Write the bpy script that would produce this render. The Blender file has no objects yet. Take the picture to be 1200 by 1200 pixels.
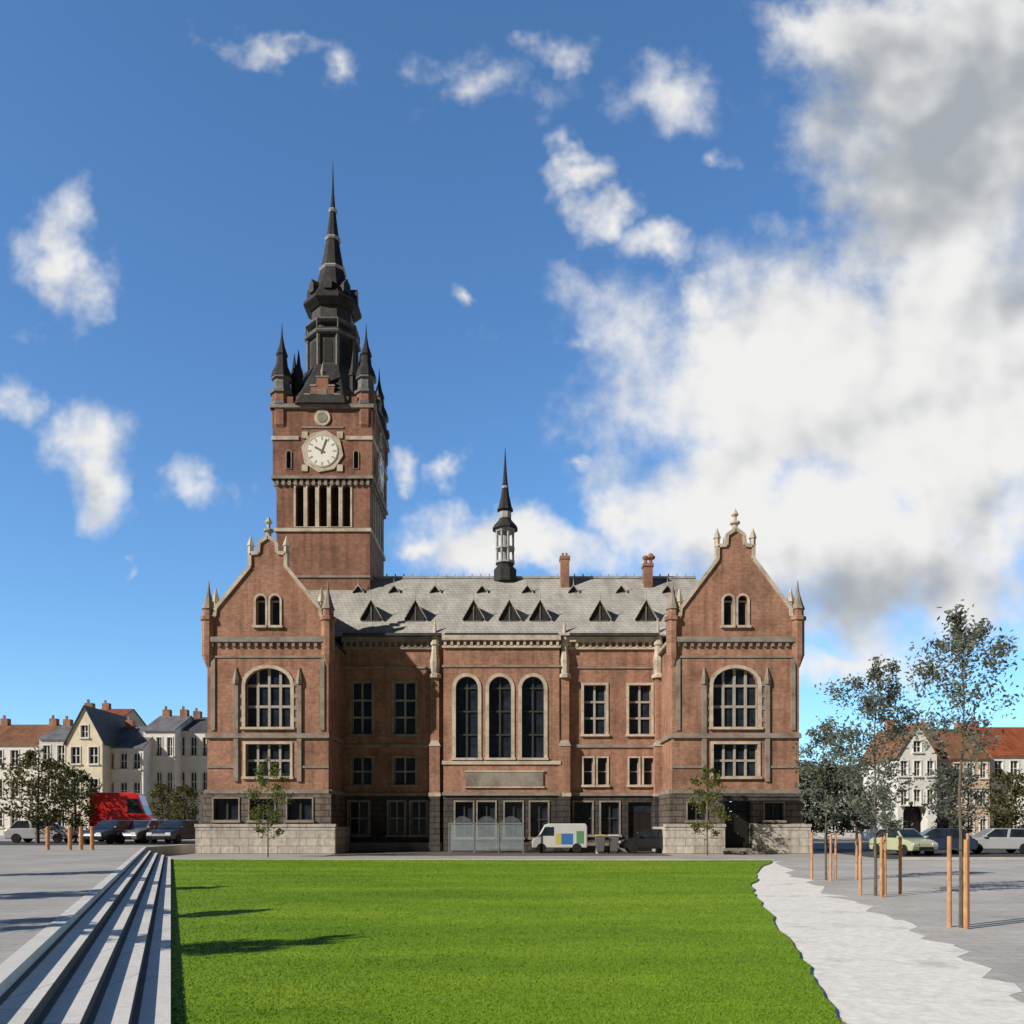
import bpy, bmesh, math, random
import numpy as np
from mathutils import Vector, Matrix, noise
from mathutils.geometry import tessellate_polygon
random.seed(7); np.random.seed(7)
PI=math.pi
scene=bpy.context.scene; COL=scene.collection
F=1000.0; HZ=966.0; CH=1.7
def at(px,py,z=0.0):
    Y=F*(CH-z)/(py-HZ); return Vector(((px-600)*Y/F,Y,z))
def PX(px,Y): return (px-600)*Y/F
def PZ(py,Y): return CH+(HZ-py)*Y/F
BASE={}
# ------------------------------------------------------------------ materials
def newmat(name):
    m=bpy.data.materials.new(name); m.use_nodes=True
    nt=m.node_tree; b=nt.nodes['Principled BSDF']; return m,nt,b
def coords(nt,wallmap=False,scale=1.0):
    tc=nt.nodes.new('ShaderNodeTexCoord')
    if not wallmap: return tc.outputs['Object']
    s=nt.nodes.new('ShaderNodeSeparateXYZ'); nt.links.new(tc.outputs['Object'],s.inputs[0])
    a=nt.nodes.new('ShaderNodeMath'); a.operation='ADD'; nt.links.new(s.outputs[0],a.inputs[0]); nt.links.new(s.outputs[1],a.inputs[1])
    c=nt.nodes.new('ShaderNodeCombineXYZ'); nt.links.new(a.outputs[0],c.inputs[0]); nt.links.new(s.outputs[2],c.inputs[1])
    return c.outputs[0]
def nz(nt,vec,scale,detail=5,rough=.6):
    n=nt.nodes.new('ShaderNodeTexNoise'); n.inputs['Scale'].default_value=scale; n.inputs['Detail'].default_value=detail; n.inputs['Roughness'].default_value=rough
    nt.links.new(vec,n.inputs['Vector']); return n.outputs['Fac']
def ramp(nt,fac,stops):
    r=nt.nodes.new('ShaderNodeValToRGB'); e=r.color_ramp.elements
    while len(e)<len(stops): e.new(.5)
    for i,(p,c) in enumerate(stops): e[i].position=p; e[i].color=(*c,1) if len(c)==3 else c
    nt.links.new(fac,r.inputs[0]); return r.outputs[0]
def mixc(nt,a,b,fac,mode='MULTIPLY'):
    m=nt.nodes.new('ShaderNodeMix'); m.data_type='RGBA'; m.blend_type=mode
    if isinstance(fac,float): m.inputs[0].default_value=fac
    else: nt.links.new(fac,m.inputs[0])
    nt.links.new(a,m.inputs[6]) if not isinstance(a,tuple) else setattr(m.inputs[6],'default_value',(*a,1))
    nt.links.new(b,m.inputs[7]) if not isinstance(b,tuple) else setattr(m.inputs[7],'default_value',(*b,1))
    return m.outputs[2]
def bump(nt,b,h,strength=.3,dist=.02):
    n=nt.nodes.new('ShaderNodeBump'); n.inputs['Strength'].default_value=strength; n.inputs['Distance'].default_value=dist
    nt.links.new(h,n.inputs['Height']); nt.links.new(n.outputs[0],b.inputs['Normal'])
def m_plain(name,c,rough=.7,var=.25,scale=3.0,metal=0,spec=.3):
    m,nt,b=newmat(name); v=coords(nt); f=nz(nt,v,scale)
    lo=tuple(x*(1-var) for x in c); hi=tuple(min(1,x*(1+var)) for x in c)
    nt.links.new(ramp(nt,f,[(.3,lo),(.7,hi)]),b.inputs['Base Color'])
    b.inputs['Roughness'].default_value=rough; b.inputs['Metallic'].default_value=metal; b.inputs['Specular IOR Level'].default_value=spec
    return m
def m_brick(name,c1,c2,mort,bw=.24,rh=.08,ms=.012,var=.45,stain=True):
    m,nt,b=newmat(name); v=coords(nt,True)
    t=nt.nodes.new('ShaderNodeTexBrick'); nt.links.new(v,t.inputs['Vector'])
    t.inputs['Scale'].default_value=1; t.inputs['Brick Width'].default_value=bw; t.inputs['Row Height'].default_value=rh; t.inputs['Mortar Size'].default_value=ms
    t.inputs['Color1'].default_value=(*c1,1); t.inputs['Color2'].default_value=(*c2,1); t.inputs['Mortar'].default_value=(*mort,1)
    o=coords(nt); n1=nz(nt,o,.55,7,.62); n2=nz(nt,o,4.0,4)
    c=mixc(nt,t.outputs['Color'],ramp(nt,n1,[(.3,(1-var,)*3),(.55,(1,1,1)),(.75,(1.0,.95,.9))]),1.0)
    c=mixc(nt,c,ramp(nt,n2,[(.3,(.70,.69,.69)),(.65,(1,1,1))]),1.0)
    if stain:
        mp=nt.nodes.new('ShaderNodeMapping'); mp.inputs['Scale'].default_value=(2.2,2.2,.12); nt.links.new(o,mp.inputs[0])
        n3=nz(nt,mp.outputs[0],1.0,5)
        c=mixc(nt,c,ramp(nt,n3,[(.35,(.56,.55,.55)),(.55,(1,1,1))]),.65)
    nt.links.new(c,b.inputs['Base Color']); b.inputs['Roughness'].default_value=.9; b.inputs['Specular IOR Level'].default_value=.15
    return m
def m_stone(name,c,var=.3,dark=(.4,.38,.36)):
    m,nt,b=newmat(name); o=coords(nt); n1=nz(nt,o,1.2,7,.65); n2=nz(nt,o,9,4)
    col=mixc(nt,c,ramp(nt,n1,[(.32,dark),(.58,(1,1,1))]),.75); col=mixc(nt,col,ramp(nt,n2,[(.3,(.8,.8,.8)),(.6,(1,1,1))]),.6)
    nt.links.new(col,b.inputs['Base Color']); b.inputs['Roughness'].default_value=.85; b.inputs['Specular IOR Level'].default_value=.2
    bump(nt,b,n2,.3); return m
def m_slate(name,c1,c2,bw=.3,rh=.22,stain=.7):
    m,nt,b=newmat(name); v=coords(nt,True)
    t=nt.nodes.new('ShaderNodeTexBrick'); nt.links.new(v,t.inputs['Vector']); t.inputs['Scale'].default_value=1
    t.inputs['Brick Width'].default_value=bw; t.inputs['Row Height'].default_value=rh; t.inputs['Mortar Size'].default_value=.015
    t.inputs['Color1'].default_value=(*c1,1); t.inputs['Color2'].default_value=(*c2,1); t.inputs['Mortar'].default_value=(*[x*.5 for x in c1],1)
    o=coords(nt); n1=nz(nt,o,.5,8,.7)
    mp=nt.nodes.new('ShaderNodeMapping'); mp.inputs['Scale'].default_value=(1.6,.25,.25); nt.links.new(o,mp.inputs[0]); n3=nz(nt,mp.outputs[0],1.0,6,.65)
    c=mixc(nt,t.outputs['Color'],ramp(nt,n1,[(.3,(.6,.6,.62)),(.6,(1,1,1))]),.8); c=mixc(nt,c,ramp(nt,n3,[(.35,(.6,.58,.56)),(.55,(1,1,1))]),stain)
    nt.links.new(c,b.inputs['Base Color']); b.inputs['Roughness'].default_value=.7; b.inputs['Specular IOR Level'].default_value=.2
    return m
def m_paving(name,c,bw=.9,rh=.45,var=.2,ms=.012):
    m,nt,b=newmat(name); o=coords(nt)
    t=nt.nodes.new('ShaderNodeTexBrick'); nt.links.new(o,t.inputs['Vector']); t.inputs['Scale'].default_value=1
    t.inputs['Brick Width'].default_value=bw; t.inputs['Row Height'].default_value=rh; t.inputs['Mortar Size'].default_value=ms
    t.inputs['Color1'].default_value=(*c,1); t.inputs['Color2'].default_value=(*[x*.9 for x in c],1); t.inputs['Mortar'].default_value=(*[x*.68 for x in c],1)
    n1=nz(nt,o,.35,8,.65); n2=nz(nt,o,14,4)
    k=mixc(nt,t.outputs['Color'],ramp(nt,n1,[(.3,(1-var*1.4,)*3),(.6,(1,1,1))]),1.0); k=mixc(nt,k,ramp(nt,n2,[(.3,(.82,)*3),(.6,(1,1,1))]),.6)
    nt.links.new(k,b.inputs['Base Color']); b.inputs['Roughness'].default_value=.85; b.inputs['Specular IOR Level'].default_value=.12
    bump(nt,b,n2,.25); return m
def m_glass(name,c=(.012,.016,.022),rough=.12):
    m,nt,b=newmat(name); o=coords(nt); f=nz(nt,o,1.7,3)
    nt.links.new(ramp(nt,f,[(.35,c),(.7,tuple(x*2.6 for x in c))]),b.inputs['Base Color'])
    b.inputs['Roughness'].default_value=rough; b.inputs['Specular IOR Level'].default_value=.4
    bump(nt,b,nz(nt,o,2.5,2),.08,.05); return m
def m_leaf(name,c1,c2,c3):
    m,nt,b=newmat(name); g=nt.nodes.new('ShaderNodeNewGeometry')
    nt.links.new(ramp(nt,g.outputs['Random Per Island'],[(0,c1),(.55,c2),(1,c3)]),b.inputs['Base Color'])
    b.inputs['Roughness'].default_value=.6; b.inputs['Specular IOR Level'].default_value=.25
    tr=nt.nodes.new('ShaderNodeBsdfTranslucent'); tr.inputs[0].default_value=(*[min(1,x*1.5) for x in c2],1)
    mx=nt.nodes.new('ShaderNodeMixShader'); mx.inputs[0].default_value=.3
    nt.links.new(b.outputs[0],mx.inputs[1]); nt.links.new(tr.outputs[0],mx.inputs[2]); nt.links.new(mx.outputs[0],nt.nodes['Material Output'].inputs[0])
    return m
BRICK=m_brick('brick',(.53,.25,.165),(.40,.175,.11),(.44,.32,.235))
BRICKD=m_brick('tower brick',(.40,.18,.118),(.31,.13,.085),(.32,.225,.17))
STONE=m_stone('pale stone',(.62,.53,.42))
STONEG=m_stone('weathered stone',(.33,.285,.24))
PLINTH=m_brick('plinth stone',(.66,.61,.53),(.58,.53,.46),(.32,.29,.26),bw=1.1,rh=.45,ms=.02,var=.25)
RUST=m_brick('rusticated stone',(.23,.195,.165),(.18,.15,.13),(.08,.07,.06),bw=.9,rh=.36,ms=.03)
RUST_SHADE=m_brick('shaded rusticated stone',(.12,.108,.098),(.09,.08,.073),(.05,.045,.04),bw=.9,rh=.36,ms=.03)  # rusticated stone darkened so its colour holds the ground storey's shade
SLATE=m_slate('grey roof slate',(.55,.525,.475),(.47,.45,.41),stain=.5)
SLATED=m_slate('dark slate',(.065,.062,.062),(.045,.043,.043),.25,.2)
LEAD=m_plain('lead',(.055,.052,.05),.65,.4,2)
LEADL=m_plain('pale lead',(.36,.36,.35),.5,.3,3)
LEADM=m_plain('mid grey lead',(.15,.145,.14),.6,.4,3)
GLASS=m_glass('window glass')
BARW=m_plain('pale glazing bars',(.38,.34,.29),.6,.15)
BARD=m_plain('dark glazing bars',(.05,.045,.042),.6,.2)
LOUV=m_plain('dark louvre',(.03,.026,.024),.8,.3,6)
WOODD=m_plain('dark door wood',(.018,.015,.013),.5,.3,5)
DIAL=m_plain('clock dial white',(.82,.80,.74),.5,.06)
GOLD=m_plain('dark gilt',(.2,.16,.1),.45,.3,4,.3)
MARK=m_plain('faded clock numerals',(.38,.33,.26),.6,.2)
PAVE=m_paving('pale paving',(.53,.50,.46)); PAVEG=m_paving('light warm grey paving',(.60,.565,.52),.6,.3)
KERB=m_paving('kerb stone',(.64,.61,.57),1.0,1.0,.15); PAVE_SHADE=m_paving('shade toned paving',(.20,.19,.18),.2,.12,.2,.02)  # second paving is dark to stand in for shade before the hall
NOSE=m_paving('pale granite steps',(.78,.75,.70),1.5,3.0,.15); STEP_SHADE=m_paving('step shade strips',(.15,.147,.143),1.5,3.0,.25)  # dark strip colour paints in the shade of the step risers
ASPH=m_plain('asphalt',(.07,.068,.066),.9,.3,5); LINEW=m_plain('road paint',(.75,.75,.72),.7,.1)
def m_gravel():
    m,nt,b=newmat('pale stone chippings'); o=coords(nt)
    v=nt.nodes.new('ShaderNodeTexVoronoi'); v.inputs['Scale'].default_value=9; nt.links.new(o,v.inputs['Vector'])
    s=nt.nodes.new('ShaderNodeSeparateColor'); nt.links.new(v.outputs['Color'],s.inputs[0])
    n1=nz(nt,o,.8,8,.7)
    c=ramp(nt,s.outputs[0],[(0,(.82,.78,.71)),(1,(.93,.895,.82))]); c=mixc(nt,c,ramp(nt,n1,[(.34,(.68,.67,.65)),(.46,(1,1,1))]),.75)
    c=mixc(nt,c,ramp(nt,v.outputs['Distance'],[(.5,(1,1,1)),(.85,(.8,.8,.8))]),.45)
    nt.links.new(c,b.inputs['Base Color']); b.inputs['Roughness'].default_value=.9; b.inputs['Specular IOR Level'].default_value=.1; bump(nt,b,v.outputs['Distance'],.2); return m
GRAVEL=m_gravel()
def m_lawn(name,island):
    m,nt,b=newmat(name); o=coords(nt); n2=nz(nt,o,1.6,6,.7)
    mp=nt.nodes.new('ShaderNodeMapping'); mp.inputs['Scale'].default_value=(.12,.42,.3); nt.links.new(o,mp.inputs[0]); n1=nz(nt,mp.outputs[0],1.0,7,.62)
    c=ramp(nt,n1,[(.3,(.125,.24,.012)),(.52,(.19,.315,.017)),(.72,(.275,.385,.026))])
    c=mixc(nt,c,ramp(nt,n2,[(.3,(.7,.74,.7)),(.6,(1,1,1)),(.8,(1.0,1.0,.85))]),.5)
    if island:
        g=nt.nodes.new('ShaderNodeNewGeometry'); c=mixc(nt,c,ramp(nt,g.outputs['Random Per Island'],[(0,(.85,.87,.8)),(.6,(1,1,1)),(1,(1,1,.85))]),.5)
    nt.links.new(c,b.inputs['Base Color']); b.inputs['Roughness'].default_value=.75; b.inputs['Specular IOR Level'].default_value=.12; return m
LAWN=m_lawn('lawn soil and grass',False); BLADE=m_lawn('grass blades',True)
BARK=m_plain('bark',(.13,.105,.08),.9,.35,8)
STAKE=m_plain('stake timber',(.50,.27,.13),.8,.25,7)
LEAF_Y=m_leaf('young leaf',(.07,.10,.025),(.13,.16,.04),(.22,.2,.06))
LEAF_G=m_leaf('grey green leaf',(.09,.105,.075),(.15,.165,.12),(.24,.25,.19))
LEAF_D=m_leaf('dark leaf',(.025,.04,.014),(.05,.075,.022),(.095,.115,.035))
LEAF_O=m_leaf('olive leaf',(.055,.055,.018),(.10,.095,.03),(.16,.135,.045))
TYRE=m_plain('tyre rubber',(.02,.02,.02),.9,.2); RIM=m_plain('wheel rim',(.35,.35,.36),.35,.15,6,.8)
HEADL=m_plain('headlight',(.7,.7,.72),.15,.1); TAILL=m_plain('tail lamp',(.4,.02,.015),.3,.1)
def paint(n,c):
    m=m_plain(n,c,.28,.06,1.5,0,.5); m.node_tree.nodes['Principled BSDF'].inputs['Coat Weight'].default_value=.5; return m
# ------------------------------------------------------------------ mesh builder
class MB:
    def __init__(s,T=None): s.v=[];s.f=[];s.m=[];s.T=T;s.mi=0
    def add(s,vs,fs):
        n=len(s.v)
        for p in vs:
            p=Vector(p); s.v.append(s.T@p if s.T else p)
        for f in fs: s.f.append(tuple(i+n for i in f)); s.m.append(s.mi)
    def box(s,x0,x1,y0,y1,z0,z1):
        s.add([(x0,y0,z0),(x1,y0,z0),(x1,y1,z0),(x0,y1,z0),(x0,y0,z1),(x1,y0,z1),(x1,y1,z1),(x0,y1,z1)],
              [(0,3,2,1),(4,5,6,7),(0,1,5,4),(1,2,6,5),(2,3,7,6),(3,0,4,7)])
    def quad(s,*p): s.add(p,[tuple(range(len(p)))])
    def prism(s,pts,y0,y1):
        n=len(pts); s.add([(x,y0,z) for x,z in pts]+[(x,y1,z) for x,z in pts],
            [tuple(range(n)),tuple(range(2*n-1,n-1,-1))]+[(i,i+n,(i+1)%n+n,(i+1)%n) for i in range(n)])
    def slab(s,pts,z0,z1):
        n=len(pts); s.add([(p[0],p[1],z0) for p in pts]+[(p[0],p[1],z1) for p in pts],
            [tuple(range(n-1,-1,-1)),tuple(range(n,2*n))]+[(i,(i+1)%n,(i+1)%n+n,i+n) for i in range(n)])
    def lathe(s,cx,cy,prof,n=8,rot=None):
        if rot is None: rot=PI/n
        vs=[];fs=[]
        for r,z in prof:
            for k in range(n):
                a=rot+2*PI*k/n; vs.append((cx+r*math.cos(a),cy+r*math.sin(a),z))
        for i in range(len(prof)-1):
            for k in range(n):
                k2=(k+1)%n; fs.append((i*n+k,i*n+k2,(i+1)*n+k2,(i+1)*n+k))
        fs.append(tuple(range(n-1,-1,-1))); fs.append(tuple((len(prof)-1)*n+k for k in range(n)))
        s.add(vs,fs)
    def tube(s,p0,p1,r0,r1,n=6):
        p0=Vector(p0);p1=Vector(p1);d=(p1-p0)
        if d.length<1e-5: return
        d.normalize(); a=d.orthogonal().normalized(); b=d.cross(a)
        vs=[p0+(a*math.cos(2*PI*k/n)+b*math.sin(2*PI*k/n))*r0 for k in range(n)]+[p1+(a*math.cos(2*PI*k/n)+b*math.sin(2*PI*k/n))*r1 for k in range(n)]
        s.add(vs,[(k,(k+1)%n,(k+1)%n+n,k+n) for k in range(n)]+[tuple(range(n-1,-1,-1)),tuple(range(n,2*n))])
    def bar(s,p0,p1,w,up=(0,1,0),h=None):
        h=h or w; p0=Vector(p0);p1=Vector(p1);d=(p1-p0).normalized();u=Vector(up);a=d.cross(u).normalized();u=a.cross(d).normalized()
        vs=[p+a*sx*w/2+u*sy*h/2 for p in (p0,p1) for sx,sy in ((-1,-1),(1,-1),(1,1),(-1,1))]
        s.add(vs,[(0,1,2,3),(7,6,5,4)]+[(k,(k+1)%4,(k+1)%4+4,k+4) for k in range(4)])
    def build(s,name,mat,parent=None,bevel=0,smooth=False,recalc=True):
        base=BASE.get(parent.name,Vector()) if parent else Vector()
        me=bpy.data.meshes.new(name); me.from_pydata([v-base for v in s.v],[],s.f)
        mats=mat if isinstance(mat,(list,tuple)) else [mat]
        for m in mats: me.materials.append(m)
        if len(mats)>1: me.polygons.foreach_set('material_index',s.m)
        if recalc:
            bm=bmesh.new(); bm.from_mesh(me); bmesh.ops.recalc_face_normals(bm,faces=bm.faces); bm.to_mesh(me); bm.free()
        if smooth: me.polygons.foreach_set('use_smooth',[True]*len(me.polygons))
        o=bpy.data.objects.new(name,me); COL.objects.link(o)
        if parent: o.parent=parent; BASE[o.name]=base.copy()
        if bevel:
            b=o.modifiers.new('Bevel','BEVEL'); b.width=bevel; b.segments=2; b.limit_method='ANGLE'
        return o
def boxpart(name,mat,parent,T,*dims):
    b=MB(T); b.box(*dims); return b.build(name,mat,parent)
def thing(name,label,cat,base=(0,0,0),group=None):
    o=bpy.data.objects.new(name,None); COL.objects.link(o); o.location=base; BASE[o.name]=Vector(base)
    o['label']=label;o['category']=cat
    if group:o['group']=group
    return o
def tag(o,label,cat,group=None):
    o['label']=label;o['category']=cat
    if group:o['group']=group
    return o
def struct(o,label=None,cat=None):
    o['kind']='structure'
    if label:o['label']=label
    if cat:o['category']=cat
    return o
def TT(x=0,y=0,rz=0,z=0): return Matrix.Translation((x,y,z))@Matrix.Rotation(rz,4,'Z')
def arch_pts(cx,z0,z1,w,arch=0,n=10):
    h=w/2
    if not arch: return [(cx-h,z0),(cx+h,z0),(cx+h,z1),(cx-h,z1)]
    r=h*arch
    return [(cx-h,z0),(cx+h,z0)]+[(cx+h*math.cos(a),z1-r+r*math.sin(a)) for a in [PI*k/n for k in range(n+1)]]
def window(parent,T,cx,z0,z1,w,arch=0,nv=1,nh=1,t=.14,rev=.35,fm=None,bm=None,bt=.09,proud=.06,name='window',pane=None,sill=True):
    fm=fm or STONE; bm=bm or BARW; pane=pane or GLASS
    inn=arch_pts(cx,z0,z1,w,arch); out=arch_pts(cx,z0-t*.4,z1+t,w+2*t,arch); n=len(inn)
    b=MB(T); vs=[(x,-proud,z) for x,z in inn]+[(x,-proud,z) for x,z in out]+[(x,.0,z) for x,z in out]+[(x,.0,z) for x,z in inn]
    fs=[]
    for i in range(n):
        j=(i+1)%n; fs+=[(i,j,j+n,i+n),(i+n,j+n,j+2*n,i+2*n),(i,i+3*n,j+3*n,j)]
    b.add(vs,fs)
    if sill: b.box(cx-w/2-t-.06,cx+w/2+t+.06,-.17,.003,z0-.15,z0-.012)
    wn=b.build(name,fm,parent,recalc=False)
    h=w/2; r=h*arch
    top=lambda x: z1-r+(r*math.sqrt(max(0,1-((x-cx)/h)**2)) if arch else 0)
    b=MB(T)
    for i in range(1,nv+1):
        x=cx-h+w*i/(nv+1); b.box(x-bt/2,x+bt/2,rev-.13,rev-.02,z0+.001,top(x)-.002)
    for i in range(1,nh+1):
        z=z0+(z1-r-z0)*i/(nh+(1 if not arch else .0)) ; b.box(cx-h+.001,cx+h-.001,rev-.12,rev-.022,z-bt/2,z+bt/2)
    e=.05
    b.box(cx-h+.002,cx-h+e,rev-.1,rev-.024,z0+.002,z1-r); b.box(cx+h-e,cx+h-.002,rev-.1,rev-.024,z0+.002,z1-r); b.box(cx-h+e,cx+h-e,rev-.1,rev-.026,z0+.002,z0+e)
    b.build('glazing_bar',bm,wn)
    b=MB(T); b.quad(*[(x,rev-.02,z) for x,z in inn]); b.build('pane',pane,wn)
    return inn
def wall(parent,T,outline,holes,mat,name='wall',rev=.35):
    b=MB(T); polys=[[Vector((x,0,z)) for x,z in p] for p in [outline]+holes]
    flat=[v for p in polys for v in p]
    tri=tessellate_polygon([[Vector((v.x,v.z,0)) for v in p] for p in polys])
    b.add(flat,[tuple(t) for t in tri])
    for h in holes:
        n=len(h); b.add([(x,0,z) for x,z in h]+[(x,rev,z) for x,z in h],[(i,(i+1)%n,(i+1)%n+n,i+n) for i in range(n)])
    return b.build(name,mat,parent,recalc=False)
# ------------------------------------------------------------------ town hall
hall=thing('town_hall','red brick town hall with tall clock tower, two gabled wings and grey roof','town hall',(0,54,0))
def wing(cx,half,peak,is_right):
    T=TT(cx,50); ez=12.6; p=peak
    top=[(half,ez),(half,13.5),(half-.45,13.9),(half-.5,14.35),(1.05,p-1.5),(1.05,p-.75),(.55,p-.7),(.5,p-.1),(.0,p+.25)]
    outline=[(-half,3.5),(half,3.5)]+top+[(-x,z) for x,z in top[-2::-1]]
    H=[]
    for s in (-1,1): H.append(window(hall,T,s*.42,13.35,15.1,.56,1,0,1,t=.12,bm=BARW,sill=True))
    H.append(window(hall,T,0,7.4,10.85,2.65,.75,3,2,t=.2,bt=.15,rev=.4))
    H.append(window(hall,T,0,4.5,6.4,2.6,0,3,1,t=.15,bt=.13))
    wall(hall,T,outline,H,BRICK,'gabled_wall',.4)
    for sgn in (-1,1):
        b=MB(T); pts=[(sgn*x,z) for x,z in top]
        for a,c in zip(pts,pts[1:]): b.bar((a[0],.16,a[1]),(c[0],.16,c[1]),.2,(0,1,0),.52+.01*(abs(a[0])))
        b.build('gable_coping',STONE,hall)
    b=MB(T)
    b.lathe(0,.15,[(.16,p+.2),(.16,p+.55),(.3,p+.6),(.3,p+.7),(.1,p+.8),(.1,p+1.0),(.22,p+1.12),(.02,p+1.5)],8); b.build('finial',STONE,hall)
    for s in (-1,1):
        b=MB(T); b.lathe(s*1.05,.15,[(.17,p-.75),(.17,p-.3),(.24,p-.25),(.02,p+.35)],6); b.build('finial',STONE,hall)
        b=MB(T); b.lathe(s*(half-.45),.15,[(.17,13.9),(.17,14.7),(.25,14.75),(.02,15.6)],6); b.build('finial',STONE,hall)
    for s in (-1,1):
        b=MB(T); x=s*(half-.05)
        b.lathe(x,.1,[(.12,10.9),(.38,11.6),(.38,13.6),(.48,13.65),(.48,13.85),(.34,13.9),(.34,14.3)],8)
        t=b.build('corner_turret',BRICK,hall); b=MB(T); b.lathe(x,.1,[(.42,14.3),(.3,14.6),(.1,15.3),(.02,16.0)],8); b.build('turret_cap',STONEG,t)
    for s in (-1,1):
        x=s*1.85; b=MB(T); b.box(x-.13,x+.13,-.12,.0,4.2,9.9); b.lathe(x,-.05,[(.2,9.9),(.2,10.15),(.02,10.9)],6); b.build('pilaster',STONEG,hall)
        boxpart('stone_strip',STONEG,hall,T,s*(half-.35)-.12,s*(half-.35)+.12,-.08,0,7.2,11.4)
    for z,h,d in ((3.5,.22,.2),(5.0,.14,.07),(6.75,.28,.16),(12.35,.3,.22),(11.45,.12,.07)):
        if z in(5.0,):
            boxpart('string_course',STONEG,hall,T,-half-.02,-1.98,-d,.0,z,z+h); boxpart('string_course',STONEG,hall,T,1.98,half+.02,-d,.0,z,z+h)
        else:
            e=.1 if z==12.35 else .06
            b=MB(T); b.box(-half-e,half+e,-d,.0,z,z+h)
            if z==12.35:
                n=int(half*2/.42)
                for i in range(n):
                    x=-half+.3+i*(2*half-.6)/(n-1); b.box(x-.09,x+.09,-.15,0,12.1,12.352)
            b.build('cornice' if z==12.35 else 'string_course',STONEG,hall)
    for s in (-1,1):
        for k in range(4):
            zz=7.7+k*.7; boxpart('quoin_stone',STONEG,hall,T,s*1.62-.12,s*1.62+.12,-.05,.0,zz,zz+.25)
    for s in (-1,1):
        b=MB(); X=cx+s*half; b.quad((X,50,3.5),(X,66,3.5),(X,66,12.6),(X,50,12.6)); b.build('side_wall',BRICK,hall,recalc=False)
        for z,d in ((3.5,.2),(6.75,.14),(12.3,.22)): boxpart('side_band',STONEG,hall,None,min(X,X+s*d),max(X,X+s*d),50.003,53.9,z+.003,z+.24)
    b=MB(); b.quad((cx-half,66,0),(cx+half,66,0),(cx+half,66,12.6),(cx,66,17),(cx-half,66,12.6)); b.build('rear_wall',BRICK,hall,recalc=False)
    gh=half+.18; Tb=TT(cx,49.85); hs=[]
    if is_right:
        hs.append(arch_pts(0.1,0,3.05,1.55,0))
        for x in (-2.3,2.2): hs.append(window(hall,Tb,x,1.95,2.95,1.1,0,1,0,t=.08,fm=STONEG,bm=BARD))
    else:
        for x in (-2.4,-.3,1.9): hs.append(window(hall,Tb,x,1.95,3.2,1.45,0,1,0,t=.08,fm=STONEG,bm=BARD))
    wall(hall,Tb,[(-gh,0),(gh,0),(gh,3.5),(-gh,3.5)],hs,RUST,'ground_storey_wall',.5)
    b=MB()
    for s in (-1,1):
        X=cx+s*gh; b.quad((X,49.85,0),(X,66,0),(X,66,3.5),(X,49.85,3.5))
    b.quad((cx-gh,49.85,3.5),(cx+gh,49.85,3.5),(cx+gh,66,3.5),(cx-gh,66,3.5))
    b.build('ground_storey_side',RUST,hall,recalc=False)
    ph=half+.5
    segs=[(-ph,-.75),(.95,ph)] if is_right else [(-ph,ph)]
    for a,c in segs:
        b=MB(TT(cx,0)); b.box(a,c,49.45,49.848,0,1.55); b.box(a-.04,c+.04,49.4,49.84,1.552,1.72); b.build('plinth',PLINTH,hall)
    for s in (-1,1):
        a,c=sorted((s*gh+s*.002,s*ph)); boxpart('plinth',PLINTH,hall,TT(cx,0),a,c,49.85,53.95,0,1.55)
    if is_right:
        b=MB(Tb); b.box(-.67,.09,.42,.48,.02,2.45); b.box(.11,.87,.42,.48,.02,2.45)
        d=b.build('door',WOODD,hall); b=MB(Tb); b.box(-.67,.87,.4,.46,2.48,3.02); b.build('fanlight',GLASS,d)
        b=MB(Tb); b.lathe(.2,.38,[(.03,1.05),(.03,1.2)],6); b.build('handle',GOLD,d)
        b=MB(Tb); b.box(-1.0,1.2,-1.0,-.003,0,.16); b.box(-.9,1.1,-.6,-.004,.162,.32); b.build('door_step',STONEG,hall)
        b=MB(Tb); b.box(-1.1,3.3,-1.25,-.003,3.06,3.26); b.box(-1.15,3.35,-1.3,-.002,3.262,3.34); b.build('door_canopy',LEAD,hall)
    b=MB()
    for s in (-1,1):
        xe=cx+s*(half+.25); b.add([(cx,50.35,17.0),(cx,66,17.0),(xe,66,12.55),(xe,50.35,12.55),(cx,50.35,16.8),(cx,66,16.8),(xe,66,12.35),(xe,50.35,12.35)],[(0,1,2,3),(7,6,5,4),(3,2,6,7),(0,3,7,4),(1,5,6,2)])
    b.build('wing_roof',SLATED if not is_right else SLATE,hall)
wing(-14.3,3.55,18.3,False); wing(13.1,3.72,18.75,True)
# main block
TM=TT(0,54); H1=[];H2=[];HB=[];G1=[];G2=[];GB=[]
for x,w in ((-9.5,1.25),(-6.78,1.35)):
    H1.append(window(hall,TM,x,7.4,10.65,w,0,1,2,t=.16,bt=.12,fm=STONEG)); H1.append(window(hall,TM,x,4.2,5.9,w,0,1,1,t=.14,bt=.1,fm=STONEG))
for x in (5.24,8.1): H2.append(window(hall,TM,x,7.4,10.5,1.4,0,1,2,t=.16,bt=.13))
for x in (4.83,5.72,7.72,8.64): H2.append(window(hall,TM,x,4.2,5.9,.6,0,0,1,t=.1,bt=.07))
for x in (-9.7,-7.3,-5.9): G1.append(window(hall,TM,x,1.05,3.1,1.2 if x<-9 else .95,0,1,1,t=.14,bt=.08,fm=STONEG))
for x in (4.5,6.2): G2.append(window(hall,TM,x,1.05,3.1,1.15,0,1,1,t=.1,fm=STONEG,bm=BARD))
G2.append(arch_pts(8.1,0.0,3.1,1.5,0))
R_=lambda a,c,z0,z1:[(a,z0),(c,z0),(c,z1),(a,z1)]
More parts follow.
